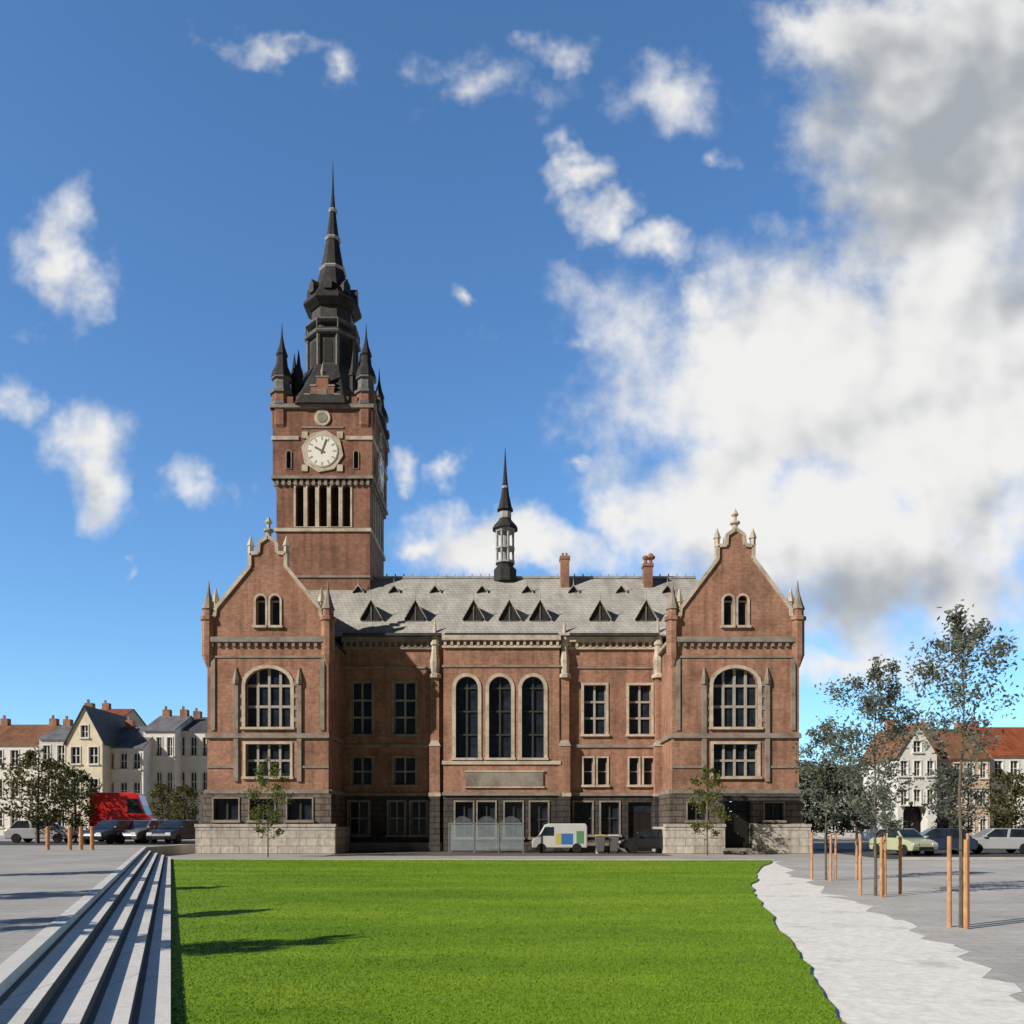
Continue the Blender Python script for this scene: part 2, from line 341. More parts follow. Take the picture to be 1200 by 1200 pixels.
wall(hall,TM,R_(-10.75,-4.3,3.5,13.6),H1,BRICK,'main_wall'); wall(hall,TM,R_(-10.75,-4.3,0,3.5),G1,RUST_SHADE,'ground_storey_wall')
wall(hall,TM,R_(2.97,9.4,3.5,13.6),H2,BRICK,'main_wall'); wall(hall,TM,R_(2.97,9.4,0,3.5),G2,RUST_SHADE,'ground_storey_wall')
b=MB(TM); b.box(7.36,8.08,.25,.32,.02,2.4); b.box(8.1,8.84,.25,.32,.02,2.4); d=b.build('door',WOODD,hall); b=MB(TM); b.box(7.36,8.84,.24,.3,2.42,3.08); b.build('fanlight',GLASS,d)
b=MB(TM); b.lathe(8.0,.22,[(.03,1.0),(.03,1.2)],6); b.build('handle',GOLD,d)
TB=TT(0,53.5)
for x in (-2.83,-.75,1.31): HB.append(window(hall,TB,x,5.87,10.96,1.39,1,1,3,t=.22,bt=.1,bm=BARD))
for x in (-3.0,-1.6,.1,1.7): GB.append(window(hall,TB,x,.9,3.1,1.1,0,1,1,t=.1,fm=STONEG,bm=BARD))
wall(hall,TB,R_(-4.3,2.97,3.5,13.6),HB,BRICK,'bay_wall',.38); wall(hall,TB,R_(-4.3,2.97,0,3.5),GB,RUST_SHADE,'ground_storey_wall',.38)
for X in (-4.3,2.97): b=MB(); b.quad((X,53.5,0),(X,54,0),(X,54,13.6),(X,53.5,13.6)); b.build('bay_side_wall',BRICK,hall,recalc=False)
b=MB(); b.quad((-10.7,66,0),(9.3,66,0),(9.3,66,13.6),(-10.7,66,13.6)); b.build('rear_wall',BRICK,hall,recalc=False)
for (x0,x1,y) in ((-10.74,-4.3,54),(-4.38,3.05,53.5),(3.05,9.34,54)):
    SM=STONEG if x0<-5 else STONE
    boxpart('string_course',STONEG,hall,None,x0,x1,y-.14,y-.001,3.5,3.7)
    boxpart('string_course',STONEG,hall,None,x0,x1,y-.08,y-.001,11.55,11.68)
    if y==54: boxpart('string_course',STONEG,hall,None,x0,x1,y-.1,y-.001,6.55,6.75)
    else: boxpart('string_course',STONE,hall,None,x0,x1,y-.1,y-.001,5.45,5.68)
    b=MB(); b.box(x0,x1,y-.3,y-.001,13.2,13.5); b.box(x0,x1,y-.16,y-.001,12.75,12.9)
    n=int((x1-x0)/.4)
    for i in range(n):
        x=x0+.2+i*(x1-x0-.4)/(n-1); b.box(x-.08,x+.08,y-.2,y-.001,12.898,13.202)
    b.build('cornice',SM,hall)
for x0,x1 in ((-10.74,-4.4),(3.4,7.2)): boxpart('base_course',STONEG,hall,None,x0,x1,53.6,53.998,0,.55)
b=MB(TB); b.box(-2.9,1.95,-.09,-.001,4.1,4.95); pn=b.build('inscription_panel',STONEG,hall)
b=MB(TB); b.box(-2.98,2.03,-.12,-.001,4.97,5.07); b.box(-2.98,2.03,-.12,-.001,3.98,4.08); b.build('panel_moulding',STONE,pn)
def pier(X,y,w,top):
    b=MB(); b.box(X-w/2,X+w/2,y-.55,y-.001,3.5,6.6); b.box(X-w/2+.06,X+w/2-.06,y-.42,y-.001,6.6,10.9); p=b.build('buttress',BRICK,hall)
    boxpart('buttress_base',RUST_SHADE,p,None,X-w/2,X+w/2,y-.56,y-.001,0,3.49)
    b=MB(); b.prism([(X-w/2-.05,6.6),(X+w/2+.05,6.6),(X+w/2-.1,6.95),(X-w/2+.1,6.95)],y-.6,y-.003); b.box(X-w/2-.05,X+w/2+.05,y-.6,y-.004,3.45,3.68); b.build('weathering',STONE,p)
    b=MB(); b.lathe(X,y-.25,[(.42,10.9),(.42,11.1),(.27,11.2),(.3,11.5),(.33,12.0),(.24,12.5),(.2,12.9),(.3,13.0),(.26,13.3),(.12,13.7),(.1,14.0),(.02,14.7)],8); b.build('pinnacle',STONE,p)
pier(-4.85,54,.65,1); pier(3.3,54,.7,1); pier(8.95+.25,54,.5,1)
b=MB(); E=53.45
ez=13.55
b.add([(-17.2,E,ez),(16.2,E,ez),(16.2,66.5,ez),(-17.2,66.5,ez),(-13.4,60,19),(12.9,60,19)],[(0,1,5,4),(2,3,4,5),(1,2,5),(3,0,4),(3,2,1,0)])
mr=b.build('main_roof',SLATE,hall)
b=MB(); b.bar((-13.4,60,19.03),(12.9,60,19.03),.3,(0,0,1),.16)
for i in range(44): b.box(-13+i*.6-.04,-13+i*.6+.04,59.96,60.04,19.1,19.3)
b.build('ridge_cresting',LEADL,mr)
for (x0,x1,y) in ((-10.6,-4.4,E),(-4.2,2.9,E),(3.6,9.2,E)): boxpart('gutter',LEAD,mr,None,x0,x1,y-.17,y-.02,13.5,13.66)
def dormer(X,Yf,w,h):
    z=ez+(Yf-E)*(19-ez)/(60-E)-.02; dY=h/((19-ez)/(60-E))+.15
    b=MB(); b.prism([(X-w/2,z-.15),(X+w/2,z-.15),(X+w/2,z+h*.22),(X,z+h*.95),(X-w/2,z+h*.22)],Yf,Yf+dY); d=b.build('dormer',LOUV,hall)
    b=MB()
    for s in (-1,1):
        b.add([(X,Yf-.16,z+h),(X,Yf+dY,z+h),(X+s*(w/2+.14),Yf+dY,z+h*.14),(X+s*(w/2+.14),Yf-.16,z+h*.14),(X,Yf-.16,z+h-.09),(X,Yf+dY,z+h-.09),(X+s*(w/2+.14),Yf+dY,z+h*.14-.09),(X+s*(w/2+.14),Yf-.16,z+h*.14-.09)],[(0,1,2,3),(7,6,5,4),(3,2,6,7),(0,3,7,4),(1,5,6,2)])
    b.build('dormer_roof',SLATE,d)
    if w>1:
        b=MB(); b.box(X-w/2+.02,X+w/2-.02,Yf-.05,Yf-.002,z-.05,z+.06); b.box(X-.04,X+.04,Yf-.05,Yf-.002,z+.06,z+h*.8); b.build('dormer_frame',LEADM,d)
    b=MB(); b.tube((X,Yf-.1,z+h-.05),(X,Yf-.1,z+h+.45),.04,.01,5); b.build('dormer_finial',LEADL,d)
for p in (435,487,555,597,633,703,757): dormer(PX(p,54.9),54.9,1.15,1.45)
for p in (420,462,510,565,618,672,728,782): dormer(PX(p,58.2),58.2,.5,.55)
b=MB(); b.box(3.35,3.95,58.8,59.5,17,20.0); b.box(3.29,4.01,58.74,59.56,20.0,20.2); b.box(3.45,3.6,59.1,59.25,20.2,20.5);b.box(3.7,3.85,59.1,59.25,20.2,20.5); b.build('chimney',BRICK,mr)
b=MB(); b.box(9.1,9.7,58.8,59.5,17,19.5); b.box(9.03,9.77,58.73,59.57,19.5,19.68); b.lathe(9.25,59.1,[(.14,19.68),(.12,20.0),(.2,20.05),(.25,20.2),(.1,20.3)],8); b.lathe(9.6,59.1,[(.14,19.68),(.12,20.0),(.32,20.1),(.32,20.2),(.1,20.45)],8); b.build('chimney',BRICKD,mr)
fx=PX(592,60); b=MB()
b.lathe(fx,60,[(.85,18.7),(.85,19.5),(.62,19.75),(.62,20.0)],8); fl=b.build('fleche',SLATED,hall)
b=MB()
for k in range(8):
    a=PI/8+k*PI/4; b.tube((fx+.6*math.cos(a),60+.6*math.sin(a),20),(fx+.6*math.cos(a),60+.6*math.sin(a),22.3),.09,.09,5)
b.lathe(fx,60,[(.72,20.0),(.72,20.15),(.3,20.16),(.3,21.0),(.72,21.0),(.72,21.12),(.3,21.13),(.25,22.2),(.72,22.2),(.72,22.4)],8); b.build('lantern',LEADL,fl)
b=MB(); b.lathe(fx,60,[(.95,22.4),(.85,22.6),(.5,23.0),(.42,23.1),(.42,23.7),(.6,23.75),(.5,23.95),(.3,24.8),(.16,26.0),(.09,27),(.015,28.2)],8); b.build('needle_spire',SLATED,fl)
b=MB(); b.lathe(fx,60,[(.46,23.15),(.46,23.6)],8); b.build('collar',LEADL,fl); b=MB(); b.lathe(fx,60,[(.24,25.3),(.26,25.4),(.2,25.5)],8); b.build('collar',LEADL,fl)
# ------------------------------------------------------------------ clock tower
cx,cy=-12.95,61.7; hs,hu=3.2,3.4
for k in range(4):
    rz=k*PI/2
    Ts=TT(cx,cy,rz)@Matrix.Translation((0,-hs,0)); Tu=TT(cx,cy,rz)@Matrix.Translation((0,-hu,0)); H=[]
    for i in range(5): H.append(window(hall,Ts,(i-2)*.8,22.1,25.0,.54,1,0,2,t=.13,bt=.06,bm=BARD,pane=LOUV,sill=False,name='belfry_opening',rev=.6))
    wall(hall,Ts,[(-hs,0),(hs,0),(hs,25.3),(-hs,25.3)],H,BRICKD,'tower_wall',.6)
    HU=[]
    for s in (-1,1): HU.append(window(hall,Tu,s*2.3,26.0,27.2,.3,1,0,0,t=.06,bm=BARD,fm=STONEG,pane=LOUV,sill=False,name='belfry_opening'))
    wall(hall,Tu,[(-hu,25.3),(hu,25.3),(hu,30.3),(-hu,30.3)],HU,BRICKD,'tower_wall')
    boxpart('tower_band',STONE,hall,Ts,-hs-.1,hs+.1,-.13,0,21.75,21.98)
    b=MB(Ts); b.box(-hs,hs,-.09,0,25.02,25.13)
    for i in range(16):
        x=-hs+.1+i*(2*hs-.2)/15; b.prism([(x-.1,24.9),(x+.1,24.9),(x+.1,25.28),(x-.1,25.28)],-.18,-.002)
    b.build('corbel_table',STONEG,hall)
    boxpart('tower_band',STONEG,hall,Ts,-hs-.05,hs+.05,-.1,0,18.6,18.75)
    for dm in ((-hu-.06,hu+.06,-.1,-.001,25.3,25.5),(-hu-.04,-1.6,-.09,-.001,27.95,28.2),(1.6,hu+.04,-.09,-.001,27.95,28.2),(-hu-.12,hu+.12,-.2,.1,30.1,30.35),(-1.45,1.45,-.07,-.001,28.75,28.86)): boxpart('tower_band',STONE if dm[4]>27 and dm[4]<28 else STONEG,hall,Tu,*dm)
    b=MB(Tu); zc=27.15; b.prism([(1.45*math.cos(a)*(1.0 if i%2 else .93),zc+1.45*math.sin(a)*(1.0 if i%2 else .93)) for i,a in [(i,2*PI*i/16+PI/16) for i in range(16)]],-.1,-.001)
    for s in (-1,1): b.box(s*1.2-.2,s*1.2+.2,-.08,-.001,zc+.9,zc+1.35); b.box(s*1.2-.2,s*1.2+.2,-.08,-.001,zc-1.35,zc-.9)
    ck=b.build('clock',STONE,hall)
    b=MB(Tu); b.prism([(1.1*math.cos(2*PI*i/32),zc+1.1*math.sin(2*PI*i/32)) for i in range(32)],-.14,-.102); b.build('dial',DIAL,ck)
    b=MB(Tu)
    for i in range(12):
        a=2*PI*i/12; u=Vector((math.sin(a),0,math.cos(a))); p=Vector((0,-.145,zc)); b.bar(p+u*.74,p+u*.98,.1,(0,1,0),.01)
    for i in range(32):
        a=2*PI*i/32;a2=2*PI*(i+1)/32; b.bar((1.05*math.sin(a),-.145,zc+1.05*math.cos(a)),(1.05*math.sin(a2),-.145,zc+1.05*math.cos(a2)),.05,(0,1,0),.01)
    b.build('hour_marks',MARK,ck)
    for an,l,w in ((-62,.55,.12),(20,.85,.08)):
        a=math.radians(an); u=Vector((math.sin(a),0,math.cos(a))); b=MB(Tu); p=Vector((0,-.165-.01*l,zc)); b.bar(p-u*.2,p+u*l,w,(0,1,0),.012); b.build('clock_hand',GOLD,ck)
    b=MB(Tu); b.prism([(.55*math.cos(2*PI*i/20),29.45+.55*math.sin(2*PI*i/20)) for i in range(20)],-.1,-.001); rd=b.build('roundel',STONE,hall)
    b=MB(Tu); b.prism([(.34*math.cos(2*PI*i/20),29.45+.34*math.sin(2*PI*i/20)) for i in range(20)],-.13,-.102); b.build('roundel_shield',STONEG,rd)
    b=MB(Tu); b.prism([(-1.2,30.35),(1.2,30.35),(1.2,31.0),(.8,31.0),(.8,31.6),(.4,31.6),(.4,32.2),(-.4,32.2),(-.4,31.6),(-.8,31.6),(-.8,31.0),(-1.2,31.0)],-.05,.5); g=b.build('stepped_gable',BRICKD,hall)
    b=MB(Tu)
    for x0,x1,z in ((.8,1.25,31),(.4,.85,31.6),(-.45,.45,32.2),(-.85,-.4,31.6),(-1.25,-.8,31.0)): b.box(x0,x1,-.09,.54,z+.003,z+.12)
    b.lathe(0,.2,[(.14,32.3),(.2,32.7),(.02,33.4)],6); b.box(-.3,.3,-.08,-.051,30.7,31.4); b.build('gable_coping',STONEG,g)
    for x in (-2.2,-1.6,1.6,2.2): boxpart('merlon',BRICKD,hall,Tu,x-.2,x+.2,-.05,.3,30.36,30.9)
    Tc=TT(cx,cy,rz)@Matrix.Translation((-hu+.5,-hu+.5,0))
    b=MB(Tc); b.lathe(0,0,[(.3,28.2),(.55,28.8),(.68,29.0),(.68,31.2)],8); t=b.build('corner_turret',BRICKD,hall)
    b=MB(Tc); b.lathe(0,0,[(.76,30.4),(.76,30.6),(.69,30.61)],8); b.lathe(0,0,[(.82,31.2),(.82,31.38),(.6,31.4),(.56,32.2),(.72,32.25),(.7,32.4)],8); b.build('turret_collar',LEADM,t)
    b=MB(Tc); b.lathe(0,0,[(.74,32.4),(.66,32.75),(.4,33.3),(.34,33.9),(.42,34.0),(.2,34.6),(.07,35.3),(.015,36.2)],8); b.build('turret_spire',SLATED,t)
    for s in (-1,1):
        b=MB(TT(cx,cy,rz)); b.lathe(s*1.9,-2.3,[(.26,31.0),(.26,32.8),(.34,32.85),(.32,33.0),(.15,33.7),(.02,34.7)],6); b.build('roof_pinnacle',SLATED,hall)
b=MB(); b.lathe(cx,cy,[(4.2,30.3),(4.1,30.5),(2.3,33.4),(2.05,33.9)],8); b.build('tower_roof',SLATED,hall)
b=MB(); b.lathe(cx,cy,[(1.95,33.6),(1.95,34.0),(1.7,34.05),(1.7,36.3),(2.0,36.4),(2.0,36.6),(1.55,36.62),(1.5,38.4),(1.8,38.6)],8); ln=b.build('spire_lantern',LEAD,hall)
b=MB()
for k in range(8):
    a=PI/8+k*PI/4; c,s=math.cos(a),math.sin(a); b.tube((cx+1.75*c,cy+1.75*s,34.0),(cx+1.75*c,cy+1.75*s,36.4),.14,.14,5)
    b.tube((cx+1.92*c,cy+1.92*s,36.6),(cx+1.92*c,cy+1.92*s,37.3),.06,.06,5)
b.lathe(cx,cy,[(1.9,37.2),(1.96,37.25),(1.96,37.33),(1.82,37.34)],8); b.lathe(cx,cy,[(2.01,36.3),(2.07,36.4),(2.01,36.5)],8); b.build('balustrade',LEADM,ln)
for k in range(8):
    a=k*PI/4; c,s=math.cos(a),math.sin(a); b=MB(TT(cx+1.7*.924*c,cy+1.7*.924*s,a+PI/2)); b.prism(arch_pts(0,34.3,36.0,.6,1,6),-.02,.02); b.build('lantern_opening',LOUV,ln)
b=MB(); b.lathe(cx,cy,[(1.6,38.4),(2.1,38.75),(2.1,38.95),(1.8,39.3),(1.4,40.0),(1.08,40.8),(.9,41.5),(.72,42.4),(.52,43.5),(.44,44.2),(.29,45.3),(.18,46.3),(.09,47.3),(.015,49.6)],8); sp=b.build('spire',SLATED,hall)
for z,r in ((41.6,.94),(43.9,.54),(46.0,.28)): b=MB(); b.lathe(cx,cy,[(r,z-.12),(r+.08,z),(r,z+.12)],8); b.build('spire_collar',LEADL,sp)
for k in range(8):
    a=k*PI/4; c,s=math.cos(a),math.sin(a); b=MB(TT(cx+1.5*c,cy+1.5*s,a+PI/2,39.4)); b.prism([(-.28,0),(.28,0),(.28,.5),(0,.95),(-.28,.5)],-.3,.5); b.build('spire_dormer',LEAD,sp)
# ------------------------------------------------------------------ ground
b=MB(); b.quad((-900,-60,-.02),(900,-60,-.02),(900,1500,-.02),(-900,1500,-.02)); struct(b.build('ground',PAVE),'pale paved ground of the square','ground')
b=MB(); b.quad((-10.2,46.5,-.014),(8.8,46.5,-.014),(8.8,54,-.014),(-10.2,54,-.014)); struct(b.build('forecourt_shade',PAVE_SHADE),'paving at the foot of the hall with shade put into its colour','pavement')  # dark sheet carries the shade in front of the recess
rp0=[at(905,1009),at(889,1022),at(881,1036),at(884,1048),at(900,1070),at(925,1105),at(945,1130),at(962,1158),at(985,1200),Vector((3.2,5,0)),Vector((2.6,3,0))]
def jag(ps,f=.016):
    o=[]
    for p,q in zip(ps,ps[1:]):
        for i in range(6):
            t=i/6; r=p.lerp(q,t); k=p.y*f; o.append(Vector((r.x+random.uniform(-k,k),r.y+random.uniform(-k,k),0)))
    return o+[ps[-1]]
rp=jag(rp0,.0035)
lawn=[(-.4*3,3),(-.4*40.5,40.5)]+[(p.x,p.y) for p in rp]
b=MB(); b.slab(lawn,-.01,.025); struct(b.build('lawn',LAWN),'bright green mown lawn in front of the hall','lawn')
b=MB(); b.slab([(-.4*40.5,40.5),(12.5,40.52),(12.5,40.72),(-.4*40.5-.05,40.72)],-.01,.04); struct(b.build('kerb',KERB),'pale stone kerb along the far side of the lawn','kerb')
gp=[at(920,1009),at(940,1025),at(965,1043),at(1000,1056),at(1050,1076),at(1090,1098),at(1135,1123),at(1190,1160),at(1250,1210),Vector((6.2,4.5,0)),Vector((5.2,3,0))]
b=MB(); ring=[(p.x-.1,p.y) for p in rp0]+[(p.x,p.y) for p in reversed(jag(gp))]; b.quad(*[(x,y,-.0135) for x,y in ring]); struct(b.build('path',GRAVEL),'off white stone chipping path curving along the lawn','path')
b=MB(); pg=[(p.x-.5,p.y) for p in gp]; ps=pg+[(40,3),(40,40),(14.5,40)]; b.quad(*[(x,y,-.0165) for x,y in ps]); struct(b.build('pavement',PAVEG),'light warm grey paving beyond the off white path','pavement')
b=MB(); b.quad((18.5,42,-.006),(200,38,-.006),(200,62,-.006),(20,60,-.006)); struct(b.build('road',ASPH),'asphalt street beside the hall','road')
b=MB(); b.box(19,200,41.4,41.7,-.02,.1); struct(b.build('street_kerb',KERB),'kerb along the street','kerb')
b=MB()
for i in range(12): b.quad((22+i*6,52,-.002),(25+i*6,52,-.002),(25+i*6,52.15,-.002),(22+i*6,52.15,-.002))
struct(b.build('road_marking',LINEW),'white dashes on the street','road marking')
b=MB()
Y0,Y1=3,42
for k in range(1,5):
    c0,c1=-.32*(k-1),-.32*k
    b.mi=0; b.slab([(-.4*Y0+c0,Y0),(-.4*Y1+c0,Y1),(-.4*Y1+c1,Y1),(-.4*Y0+c1,Y0)][::-1],-.01,.1*k)
    b.mi=1; z=.1*k+.004; b.quad((-.4*Y0+c0-.26,Y0,z),(-.4*Y1+c0-.26,Y1,z),(-.4*Y1+c1+.002,Y1,z),(-.4*Y0+c1+.002,Y0,z))
    x=.004; b.quad((-.4*Y0+c0+x,Y0,.1*k-.1+.004),(-.4*Y1+c0+x,Y1,.1*k-.1+.004),(-.4*Y1+c0+x,Y1,.1*k-.004),(-.4*Y0+c0+x,Y0,.1*k-.004))  # riser overlay, shade painted in
struct(b.build('steps',[NOSE,STEP_SHADE],recalc=False),'pale granite steps with painted shade strips beside the lawn','steps')
b=MB(); b.slab([(-.4*3-1.28,3),(-.4*45-1.28,45),(-19.28,300),(-400,300),(-400,3)][::-1],-.015,.5); struct(b.build('terrace',PAVE),'raised pale paved terrace above the steps','terrace')
b=MB(); b.bar((-.4*3-1.36,3,.46),(-.4*45-1.36,45,.46),.16,(0,0,1),.1); struct(b.build('terrace_edge',NOSE),'pale edging stones of the terrace','kerb')
b=MB(); b.quad((-120,49,.504),(-20,49,.504),(-20,61,.504),(-120,61,.504)); struct(b.build('street',ASPH),'asphalt street past the parked cars','road')
def inpoly(X,Y,poly):
    r=np.zeros(X.shape,bool); n=len(poly); j=n-1
    for i in range(n):
        xi,yi=poly[i];xj,yj=poly[j]
        c=((yi>Y)!=(yj>Y))&(X<(xj-xi)*(Y-yi)/(yj-yi+1e-9)+xi); r^=c; j=i
    return r
N=190000
Yg=np.exp(np.random.uniform(math.log(6.2),math.log(40.4),N)); Xg=np.random.uniform(-.402,.42,N)*Yg
k=inpoly(Xg,Yg,lawn); Xg=Xg[k];Yg=Yg[k]; n=len(Xg)
a=np.random.uniform(0,2*PI,n); hh=(.016+.0003*Yg)*np.random.uniform(.5,1.2,n); ww=(.004+.0003*Yg)*np.random.uniform(.7,1.3,n)
V=np.zeros((n,3,3)); ca,sa=np.cos(a),np.sin(a)
V[:,0]=np.stack([Xg-ca*ww,Yg-sa*ww,np.full(n,.023)],1); V[:,1]=np.stack([Xg+ca*ww,Yg+sa*ww,np.full(n,.023)],1)
le=np.random.normal(0,.8,(n,2))*hh[:,None]; V[:,2]=np.stack([Xg+le[:,0],Yg+le[:,1],.023+hh],1)
me=bpy.data.meshes.new('grass'); me.from_pydata(V.reshape(-1,3).tolist(),[],np.arange(n*3).reshape(-1,3).tolist()); me.materials.append(BLADE)
o=bpy.data.objects.new('grass',me); COL.objects.link(o); o['kind']='stuff'; o['label']='short bright green grass of the lawn'; o['category']='grass'
# ------------------------------------------------------------------ trees
SA=(.84,.543); SEL=29.0
def tree(label,loc,H,clear,rad,leafm,nleaf,leaf,seed,tr=.05,group=None,nb=16,name='tree',shape=.55,dens=.3,up=.55):
    rnd=random.Random(seed); loc=Vector(loc); root=thing(name,label,'tree',loc,group); b=MB(); 
    pts=[Vector((0,0,-.02))]; ns=7; lean=Vector((rnd.uniform(-.04,.04),rnd.uniform(-.04,.04),0))*H*.4
    for i in range(1,ns+1):
        t=i/ns; pts.append(Vector((rnd.uniform(-1,1)*.012*H*t+lean.x*t*t,rnd.uniform(-1,1)*.012*H*t+lean.y*t*t,H*.96*t)))
    rr=lambda t: max(.008,tr*(1-.88*t))
    for i in range(ns): b.tube(loc+pts[i],loc+pts[i+1],rr(i/ns),rr((i+1)/ns),6)
    def tp(t):
        s=t*ns; i=min(ns-1,int(s)); return pts[i].lerp(pts[i+1],s-i)
    tips=[]; c0=clear/H
    for i in range(nb):
        t=c0+(1-c0)*(i+rnd.random()*.8)/nb*.97; u=(t-c0)/(1-c0); env=math.sin(PI*min(1,max(.04,(u**.75)*.93+.07)))**shape
        az=i*2.4+rnd.uniform(-.5,.5); L=rad*env*rnd.uniform(.7,1.15)+.08; st=tp(min(.98,t*.94))
        d=Vector((math.cos(az),math.sin(az),up*rnd.uniform(.5,1.5))); e=st+d*L; m=st.lerp(e,.5)+Vector((0,0,-.05*L))
        r0=rr(t)*.55; b.tube(loc+st,loc+m,r0,r0*.6,4); b.tube(loc+m,loc+e,r0*.6,r0*.2,4); tips+=[(m,L*.22),(m.lerp(e,.5),L*.2),(e,L*.17)]
        for q in range(3):
            s=m.lerp(e,rnd.random()); d2=(d+Vector((rnd.uniform(-1,1),rnd.uniform(-1,1),rnd.uniform(-.2,1)))).normalized(); e2=s+d2*L*.45*rnd.uniform(.6,1.2)
            b.tube(loc+s,loc+e2,r0*.35,r0*.12,3); tips+=[(e2,L*.16),(s.lerp(e2,.6),L*.14)]
    tips+=[(tp(.97),rad*.1),(tp(1),rad*.08)]
    b.build('trunk',BARK,root)
    wts=[rnd.random()**1.3+.1 for _ in tips]; ch=rnd.choices(range(len(tips)),wts,k=nleaf); vs=[];fs=[]
    for c in ch:
        p,sg=tips[c]; sg=max(sg,.06)*dens/.3; q=loc+p+Vector((rnd.gauss(0,sg),rnd.gauss(0,sg),rnd.gauss(0,sg*.8)))
        nrm=Vector((rnd.gauss(0,1),rnd.gauss(0,1),rnd.gauss(.5,1))).normalized(); u=nrm.orthogonal().normalized(); u.rotate(Matrix.Rotation(rnd.uniform(0,6.28),3,nrm)); v=nrm.cross(u); s=leaf*rnd.uniform(.6,1.3)
        k=len(vs); vs+=[q-u*s,q+v*s*.45,q+u*s,q-v*s*.45]; fs.append((k,k+1,k+2,k+3))
    bb=MB(); bb.v=vs; bb.f=fs; bb.m=[0]*len(fs); bb.build('crown',leafm,root,recalc=False)
    return root
tree('thin young tree in front of the hall wing below the clock tower',at(314,1004),5.4,.9,.95,LEAF_Y,2300,.085,3,.045,'young trees in front of the hall',22)
tree('thin young tree in front of the hall wing with the dark door',at(829,1002),5.2,.9,.9,LEAF_Y,2300,.085,4,.045,'young trees in front of the hall',22)
A=at(1126,1086); B=at(1026,1049); C=at(968,1031)
tree('sparse young tree held by the nearest timber stakes',A,5.5,2.7,.68,LEAF_G,3600,.045,5,.035,None,26,up=1.0,dens=.36)
tree('slim grey green young tree with a tall loose crown on the light grey paving',B,5.9,1.5,.74,LEAF_G,5600,.055,6,.04,None,34,up=.9,dens=.36)
tree('low young tree at the paving edge nearest the hall',C,5.0,1.7,.72,LEAF_G,3400,.06,8,.035,None,24,up=.9,dens=.36)
for (tx,ty,h,s,l) in ((-1.9,12.9,5,11,'young tree on the terrace nearest the camera'),(-4.5,16.7,4.6,12,'young tree on the terrace in the middle of the row beside the steps'),(-7.6,23.0,4.2,13,'young tree on the terrace farthest along the steps')):
    L=(h+.5)/math.tan(math.radians(SEL)); tree(l,(tx-SA[0]*L,ty-SA[1]*L,.5),h,1.6,.5,LEAF_Y,4600,.075,s,.06,None,26,up=1.0)
def bg(px,Y,h,r,m,n,lf,seed,l,z=0,g=None,clear=.8): return tree(l,(PX(px,Y),Y,z),h,clear,r,m,n,lf,seed,.14,g,26,dens=.42,up=.45,shape=.4)
bg(88,58,5.4,1.15,LEAF_D,2400,.13,21,'narrow dark green tree before the cream gabled house',.5)
bg(44,54,6.0,1.6,LEAF_O,2800,.14,22,'broad olive tree farthest from the hall',.5)
bg(190,76,5.0,1.0,LEAF_O,1700,.15,23,'small olive tree before the white houses, farther from the hall',.5)
bg(216,74,4.8,1.0,LEAF_O,1800,.15,24,'small olive tree standing closest to the hall wing below the tower',.5)
bg(968,72,7.0,2.2,LEAF_O,4000,.18,26,'broad olive tree beside the hall behind the street')
bg(1004,80,5.4,1.4,LEAF_G,2400,.18,27,'low grey green tree between the olive tree and the pale arched house')
bg(950,84,8.0,1.7,LEAF_O,2600,.19,28,'tall olive tree peeping out behind the hall corner')
bg(1046,86,5.6,1.2,LEAF_G,1600,.18,29,'grey green tree standing against the pale arched house')
bg(1120,72,6.6,1.7,LEAF_G,2800,.17,31,'grey green tree in front of the tan house with the brown roof')
bg(1185,60,5.4,1.5,LEAF_O,2400,.15,30,'bushy olive tree in front of the orange roofed house')
STRAP=m_plain('dark tie strap',(.06,.055,.05),.8,.2)
def support(p,label,n,r,h,tall=()):
    root=thing('tree_support',label,'tree stakes',p)
    for k in range(n):
        a=2*PI*k/n+.5; q=Vector((p.x+r*math.cos(a),p.y+r*math.sin(a),0)); b=MB(); b.tube(q+Vector((0,0,-.02)),q+Vector((0,0,h-.05*k)),.04,.036,8); b.build('stake',STAKE,root)
        b=MB(); b.tube(q+Vector((0,0,h-.25)),(p.x,p.y,h-.28),.012,.012,5); b.build('tie_strap',STRAP,root)
support(A,'nearest cluster of orange timber stakes around a young tree',3,.17,1.55)
support(B,'timber stakes around the slim young tree with the tall loose crown',3,.34,1.5)
support(C,'timber stakes around the young tree nearest the hall',3,.42,1.5)
for i,(px,py,l) in enumerate(((1055,1047,'lone timber stake beyond the slim young tree'),(1004,1030,'lone timber stake between the two farther staked trees'))):
    p=at(px,py); b=MB(); b.tube((p.x,p.y,-.02),(p.x,p.y,1.4),.045,.04,8); b.tube((p.x,p.y,1.1),(p.x,p.y,1.16),.055,.055,8); tag(b.build('timber_stake',STAKE),l,'stake')
